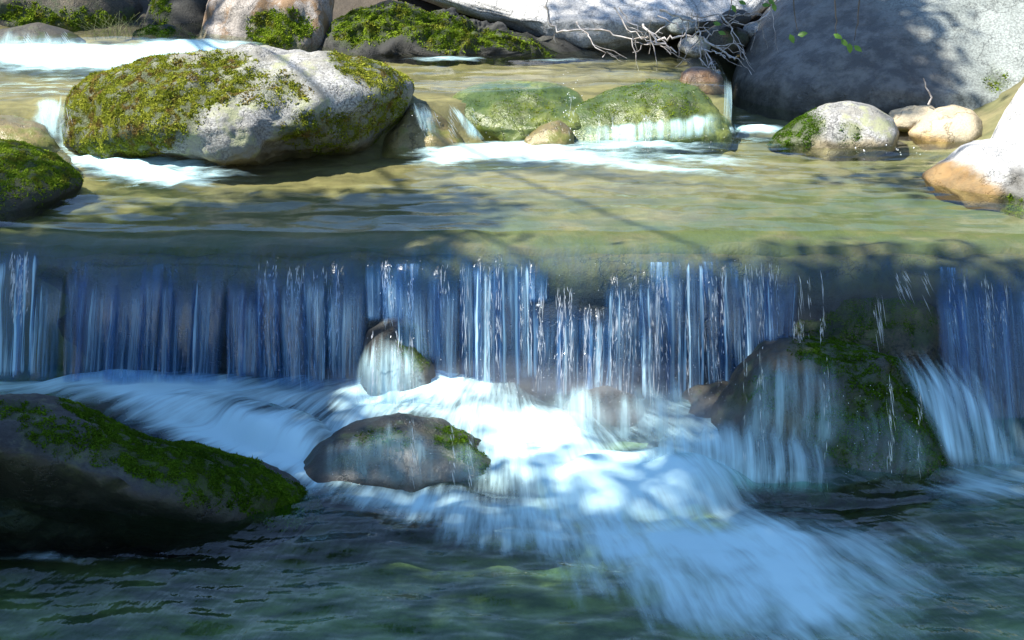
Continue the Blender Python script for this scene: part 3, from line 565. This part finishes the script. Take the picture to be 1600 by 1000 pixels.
# ------------------------------------------------------------------ spray: white strings that also stand for sun-glint trails, and drops
rng = np.random.default_rng(5)
def strings(specs):
    VV = []
    for (x0, x1, y0, y1, Yp, n, l0, l1, sl) in specs:
        n = int(n * .30); colx = rng.uniform(x0, x1, max(3, n // 22)); px = np.clip(rng.choice(colx, n) + rng.normal(0, 2.2, n), x0, x1); py = y0 + (y1 - y0) * rng.beta(1.2, 1.6, n); Lp = rng.uniform(l0, l1, n); Lp = Lp * rng.uniform(.6, 2.6, n); w = rng.uniform(.0002, .0009, n)
        d = Yp + rng.uniform(-.04, .02, n) - .10 * np.clip((py - 400) / 200, 0, 1) * (Yp < 6)
        A = at(px, py, Y=d); B = at(px + sl * Lp + rng.normal(0, 1.2, n), py + Lp, Y=d - .004)
        for ang in (0, 2.09, 4.19):
            o1 = np.stack([np.cos(ang) * w, np.sin(ang) * w, 0 * w], 1); o2 = np.stack([np.cos(ang + 2.09) * w, np.sin(ang + 2.09) * w, 0 * w], 1)
            mid = (A + B) / 2 + rng.normal(0, .001, (n, 3))
            VV.append(np.stack([A, mid + o1, mid + o2], 1)); VV.append(np.stack([mid + o2, mid + o1, B], 1))
    VV = np.concatenate(VV).reshape(-1, 3); return make_mesh('spray', VV, np.arange(len(VV)).reshape(-1, 3), M['spray'], smooth=False)
SPX = [(404, 436, 405, 580, 5.38, 420, 3, 14, 0), (440, 512, 410, 600, 5.38, 600, 3, 18, 0), (515, 530, 410, 560, 5.38, 160, 4, 16, -.1), (575, 670, 405, 500, 5.38, 420, 3, 14, 0), (605, 640, 450, 500, 5.36, 160, 3, 12, 0), (680, 700, 410, 540, 5.38, 90, 4, 20, 0),
       (720, 735, 410, 640, 5.36, 130, 6, 22, 0), (750, 770, 405, 620, 5.36, 160, 5, 20, 0), (775, 830, 400, 560, 5.37, 320, 4, 18, .05), (838, 905, 445, 600, 5.36, 600, 4, 20, 0), (905, 960, 470, 610, 5.36, 420, 4, 18, 0), (955, 1040, 425, 620, 5.36, 620, 3, 16, 0), (1015, 1030, 430, 600, 5.34, 120, 8, 30, 0),
       (1040, 1125, 410, 620, 5.36, 560, 3, 18, .08), (1126, 1232, 405, 560, 5.36, 620, 3, 18, .06), (1232, 1290, 420, 525, 5.30, 70, 6, 30, .1), (1240, 1290, 495, 528, 5.25, 160, 3, 12, 0), (1360, 1400, 455, 530, 5.34, 80, 8, 26, .15), (1390, 1455, 420, 460, 5.36, 130, 4, 14, .5), (1455, 1600, 425, 640, 5.28, 700, 4, 22, .14),
       (5, 55, 390, 500, 5.38, 420, 3, 14, -.1), (565, 680, 510, 640, 5.05, 420, 4, 18, 0), (1150, 1300, 540, 760, 4.62, 150, 4, 16, 0), (1320, 1480, 580, 745, 4.60, 180, 4, 18, .1), (490, 800, 650, 750, 4.44, 200, 4, 14, .2),
       (650, 680, 165, 212, 7.3, 60, 4, 18, .4), (700, 760, 160, 218, 7.3, 120, 3, 10, .6), (895, 1120, 175, 228, 7.3, 420, 3, 10, 0), (880, 910, 130, 225, 7.25, 70, 2, 7, 0), (60, 108, 150, 215, 7.1, 160, 4, 12, .2), (0, 160, 45, 105, 8.6, 220, 5, 14, .7)]
link('spray', strings(SPX), label='fine strings of spray and modelled sun-glint trails along the falls', cat='spray', kind='stuff')
def drops(specs):
    S, Fc = ico(1); VV, FF, k = [], [], 0
    for (x0, x1, y0, y1, Yp, n, r) in specs:
        P = at(rng.uniform(x0, x1, n), rng.uniform(y0, y1, n), Y=Yp + rng.normal(0, .05, n)); R = r * .6 * rng.uniform(.3, 1.2, n) ** 1.5
        VV.append((P[:, None] + S * R[:, None, None]).reshape(-1, 3)); FF.append((Fc[None] + (np.arange(n) * len(S))[:, None, None]).reshape(-1, 3) + k); k += n * len(S)
    return make_mesh('spray_drops', np.concatenate(VV), np.concatenate(FF), M['spray'])
link('spray_drops', drops([(640, 1150, 560, 680, 5.0, 500, .0022), (420, 1230, 400, 600, 5.3, 300, .0018), (1300, 1500, 600, 760, 4.55, 160, .002), (500, 820, 640, 760, 4.45, 120, .0018), (880, 910, 110, 220, 7.25, 50, .004), (640, 1140, 180, 240, 7.2, 160, .003), (1330, 1450, 225, 242, 7.2, 30, .006)]),
     label='scattered drops of spray thrown up by the falls', cat='spray', kind='stuff')

# ------------------------------------------------------------------ dead branches, twigs, leaves, grass
def tube(path, r0, r1, seg=6):
    P = np.array(path, float); n = len(P); V = []
    for i in range(n):
        d = P[min(i + 1, n - 1)] - P[max(i - 1, 0)]; d /= np.linalg.norm(d) + 1e-9
        a = np.cross(d, [.3, .9, .2]); a /= np.linalg.norm(a); b = np.cross(d, a); r = r0 + (r1 - r0) * i / (n - 1)
        for k in range(seg): V.append(P[i] + r * (math.cos(k * 2 * math.pi / seg) * a + math.sin(k * 2 * math.pi / seg) * b))
    Fc = [(i * seg + k, i * seg + (k + 1) % seg, (i + 1) * seg + (k + 1) % seg, (i + 1) * seg + k) for i in range(n - 1) for k in range(seg)]
    return np.array(V), np.array(Fc)
def wiggle(P, n, amp):
    P = np.array(P, float); t = np.linspace(0, 1, len(P)); tt = np.linspace(0, 1, n); Q = np.stack([np.interp(tt, t, P[:, k]) for k in range(3)], 1)
    return Q + rng.normal(0, amp, Q.shape) * np.array([1, .6, 1])
BR = [([(855, 10), (859, 34), (874, 47), (905, 47), (943, 45), (975, 60), (1010, 57), (1045, 42)], 8.75, 'long thin bleached branch reaching farthest left in the tangle'),
      ([(900, 36), (918, 50), (925, 68), (943, 92)], 8.7, 'forked bleached twig hanging to the water at the left of the tangle'), ([(959, 10), (975, 45), (1000, 58), (1020, 65), (1048, 82)], 8.65, 'bleached branch crossing down to the right in the middle of the tangle'),
      ([(967, 12), (988, 37), (1012, 55), (1019, 66), (1001, 76), (990, 82)], 8.72, 'crooked bleached branch bent back to the left near the water'), ([(1004, 39), (1022, 60), (1043, 73), (1058, 84)], 8.6, 'short stout pale branch slanting to the water below the slab'),
      ([(1012, 68), (1038, 63), (1056, 55), (1082, 54), (1103, 50), (1124, 47)], 8.68, 'nearly level pale branch low in the tangle'), ([(1025, 24), (1048, 34), (1067, 43), (1084, 46)], 8.85, 'pale branch against the slab above the level one'), ([(1032, 14), (1056, 26), (1082, 31), (1092, 44), (1094, 72), (1098, 103)], 8.5, 'long pale branch drooping to the brown wet stone'),
      ([(1098, 68), (1109, 98), (1118, 110)], 8.35, 'short pale twig ending on the brown wet stone'), ([(1096, 58), (1122, 76), (1140, 90), (1150, 92)], 8.4, 'stout pale twig pointing at the foot of the huge boulder'), ([(1090, 72), (1117, 81), (1133, 91)], 8.38, 'lowest of the pale twigs left of the huge boulder'),
      ([(1085, 27), (1127, 24), (1155, 25), (1180, 18)], 8.8, 'level twig high in the tangle beside the leaves'), ([(1125, 22), (1140, 43), (1151, 68), (1162, 94)], 8.45, 'thin dark hanging twig just left of the huge boulder'), ([(1225, -8), (1205, 12), (1190, 30), (1160, 40), (1130, 34)], 8.55, 'branch reaching in from the top beside the huge boulder')]
for k, (pp, d, lb) in enumerate(BR):
    dep = d + np.linspace(.12, -.06, len(pp)); W3 = at([p[0] for p in pp], [p[1] for p in pp], Y=dep)
    base = W3[0]; Q = wiggle(W3 - base, 3 * len(pp), .008); r = .0085 if k in (0, 4, 5, 7, 9) else .0055
    Vt, Ft = tube(Q, r, r * .45); o = link('dead_branch', make_mesh('dead_branch', Vt, Ft, M['twig']), label=lb, cat='branch', group='dead branches caught at the top'); o.location = Vector(base)
    for j in range(5 if k in (0, 2, 3, 7, 13) else 3):
        i = rng.integers(2, len(Q) - 1); dr = (Q[i] - Q[i - 1]); dr /= np.linalg.norm(dr) + 1e-9
        dr = dr + rng.normal(0, .7, 3) * np.array([1, .5, 1]); dr /= np.linalg.norm(dr); Lt = rng.uniform(.07, .24)
        T = wiggle([Q[i], Q[i] + dr * Lt * .5, Q[i] + dr * Lt + np.array([0, 0, -.02])], 6, .006); Vt, Ft = tube(T, r * .5, r * .2, 5)
        link('twig', make_mesh('twig', Vt, Ft, M['twig']), parent=o)
W3 = at([1452, 1456, 1448, 1444], [165, 150, 138, 122], Y=7.75); Vt, Ft = tube(wiggle(W3 - W3[0], 8, .003), .006, .003)
o = link('twig', make_mesh('twig', Vt, Ft, M['twig']), label='single white twig standing behind the smooth cream stone', cat='twig'); o.location = Vector(W3[0])
def leaf_mesh(P, d, n, L, w):
    s = np.cross(d, n); s /= np.linalg.norm(s) + 1e-9; n2 = np.cross(s, d)
    pts = [P, P + d * L * .35 + s * w - n2 * w * .2, P + d * L * .7 + s * w * .75 - n2 * w * .2, P + d * L - n2 * w * .5, P + d * L * .7 - s * w * .75 - n2 * w * .2, P + d * L * .35 - s * w - n2 * w * .2, P + d * L * .4 + n2 * w * .15]
    return np.array(pts), np.array([(6, 0, 1), (6, 1, 2), (6, 2, 3), (6, 3, 4), (6, 4, 5), (6, 5, 0)])
LF = [([(1236, -40), (1240, 10), (1244, 48)], 6.9, [(1240, 58, 60), (1252, 60, -20)], 'leafy twig hanging before the shaded left side of the huge boulder'), ([(1300, -40), (1306, 20), (1308, 52)], 6.9, [(1308, 58, 20), (1320, 66, 40)], 'leafy twig hanging before the middle of the huge boulder'),
      ([(1345, -40), (1340, 30), (1336, 64)], 6.85, [(1333, 72, 80), (1340, 76, 30)], 'rightmost leafy twig hanging before the huge boulder'), ([(1150, -30), (1140, 20), (1124, 45)], 8.4, [(1120, 40, 10), (1128, 54, 15), (1160, 6, 20), (1150, 12, 60)], 'green leaved twig among the dead branches'), ([(1230, -30), (1215, 0), (1200, 12)], 8.3, [(1206, 4, 30), (1196, 12, 0), (1214, 10, 70)], 'green leaved twig above the stone heap')]
for pp, d, lv, lb in LF:
    W3 = at([p[0] for p in pp], [p[1] for p in pp], Y=d); base = W3[0]; Vt, Ft = tube(wiggle(W3 - base, 8, .003), .0035, .0015, 5)
    o = link('leafy_twig', make_mesh('stem', Vt, Ft, M['bark']), label=lb, cat='twig', group='leafy twigs'); o.location = Vector(base)
    for (x, y, ang) in lv:
        P = at(x - 6, y - 5, Y=d) - base; a = math.radians(ang); dv = np.array([math.cos(a), -.3, -math.sin(a)]); dv /= np.linalg.norm(dv)
        Vt, Ft = leaf_mesh(P, dv, np.array([.1, -.75, .65]), .05, .016); link('leaf', make_mesh('leaf', Vt, Ft, M['leaf']), parent=o)
for (x, y, n, lb) in [(165, 62, 34, 'tuft of thin dry grass between the mossy corner rock and the rapid'), (195, 60, 30, 'right hand tuft of thin dry grass beside the low mossy stone')]:
    b = at(x, y, Y=9.2); VV, FF = [], []
    for k in range(n):
        p0 = np.array([rng.normal(0, .06), rng.normal(0, .04), -.03]); lean = rng.normal(0, .06, 2); h = rng.uniform(.08, .2); Vt, Ft = tube([p0, p0 + [lean[0] * .4, lean[1] * .4, h * .6], p0 + [lean[0] * 1.3, lean[1] * 1.3, h]], .0016, .0006, 3)
        FF.append(Ft + sum(len(v) for v in VV)); VV.append(Vt)
    o = link('grass_tuft', make_mesh('grass_tuft', np.concatenate(VV), np.concatenate(FF), M['grass']), label=lb, cat='grass', group='grass tufts'); o.location = Vector(b)

# ------------------------------------------------------------------ trees on the left bank whose crowns shade the stream
def canopy(name, trunk_at, shade, label, seed, hmin=5.5, hmax=8.5):
    r = np.random.default_rng(seed); pts = []; bpy.context.view_layer.update(); dg = bpy.context.evaluated_depsgraph_get()
    for poly, kw, n in shade:
        a = np.array(poly, float); lo, hi = a.min(0), a.max(0); got = 0
        while got < n:
            x, y = r.uniform(lo[0], hi[0]), r.uniform(lo[1], hi[1])
            if in_poly(np.array(x), np.array(y), poly):
                d = ray(x, y); hit, loc, *_ = sc.ray_cast(dg, (0, 0, CAM_H), Vector(d).normalized()); p = np.array(loc) if hit else at(x, y, **kw); h = r.uniform(hmin, hmax); pts.append(p + SUN * ((h - p[2]) / SUN[2])); got += 1
    pts = np.array(pts); nl = 34
    C = np.repeat(pts, nl, 0) + r.normal(0, .16, (len(pts) * nl, 3)); n = len(C)
    d = r.normal(size=(n, 3)); d[:, 2] = d[:, 2] * .5 - .25; d /= np.linalg.norm(d, axis=1)[:, None]; s = np.cross(d, r.normal(size=(n, 3)) * .6 + np.array([0, 0, 1.])); s /= np.linalg.norm(s, axis=1)[:, None]
    Lf = r.uniform(.07, .12, n)[:, None]; Q = np.stack([C, C + d * Lf * .5 + s * Lf * .33, C + d * Lf, C + d * Lf * .5 - s * Lf * .33], 1)
    root = link(name, None, label=label, cat='tree'); T = np.array(trunk_at, float); root.location = Vector(T)
    link('crown', make_mesh('crown', (Q.reshape(-1, 3) - T), np.arange(n * 4).reshape(-1, 4), M['leaf'], smooth=False), parent=root, kind='stuff')
    top = np.array([.15, -.1, 5.2]); Vt, Ft = tube(wiggle([[0, 0, -.6], [.05, .02, 1.5], [.1, -.06, 3.4], top], 14, .03), .2, .09, 10); link('trunk', make_mesh('trunk', Vt, Ft, M['bark']), parent=root)
    for k in r.choice(len(pts), min(6, len(pts)), replace=False):
        e = pts[k] - T; st = np.array([.1, -.05, r.uniform(2.6, 5.0)]); m = (st + e) / 2 + np.array([0, 0, .35]); Vt, Ft = tube(wiggle([st, m, e], 10, .03), .03, .006, 6)
        link('limb', make_mesh('limb', Vt, Ft, M['bark']), parent=root)
U_, LW, FA, BG = dict(z=ZU), dict(z=.05), dict(Y=5.42), dict(Y=7.9)
canopy('tree', (-6.2, 6.0, .9), [([(-100, 410), (395, 400), (400, 600), (-100, 620)], FA, 170), ([(-200, 640), (300, 620), (500, 790), (800, 830), (800, 1010), (-200, 1010)], LW, 300), ([(800, 840), (1600, 800), (1700, 1010), (800, 1010)], LW, 200), ([(430, 640), (820, 640), (1120, 740), (1050, 790), (560, 760)], LW, 5), ([(60, 595), (420, 600), (480, 700), (380, 710), (200, 660), (60, 610)], LW, 60), ([(-60, 380), (100, 345), (330, 300), (700, 290), (720, 320), (560, 385), (-60, 400)], U_, 150)],
       'leafy tree on the left bank outside the photo shading the foreground', 1)
canopy('tree', (-6.0, 9.5, 1.2), [([(1240, 410), (1600, 410), (1600, 720), (1330, 740), (1240, 600)], FA, 70), ([(1100, 560), (1230, 520), (1420, 540), (1520, 760), (1120, 770)], dict(Y=4.75), 90), ([(1150, 60), (1210, 2), (1400, 2), (1390, 60), (1400, 110), (1425, 150), (1290, 150), (1235, 185), (1160, 190)], BG, 200), ([(-60, 230), (50, 235), (100, 330), (-60, 380)], dict(Y=6.3), 12), ([(200, -20), (330, -20), (330, 60), (220, 60)], dict(Y=9.3), 10), ([(880, 10), (1180, 0), (1150, 40), (900, 35)], dict(Y=9.3), 10)],
       'leafy tree farther up the left bank outside the photo dappling the rocks', 2)
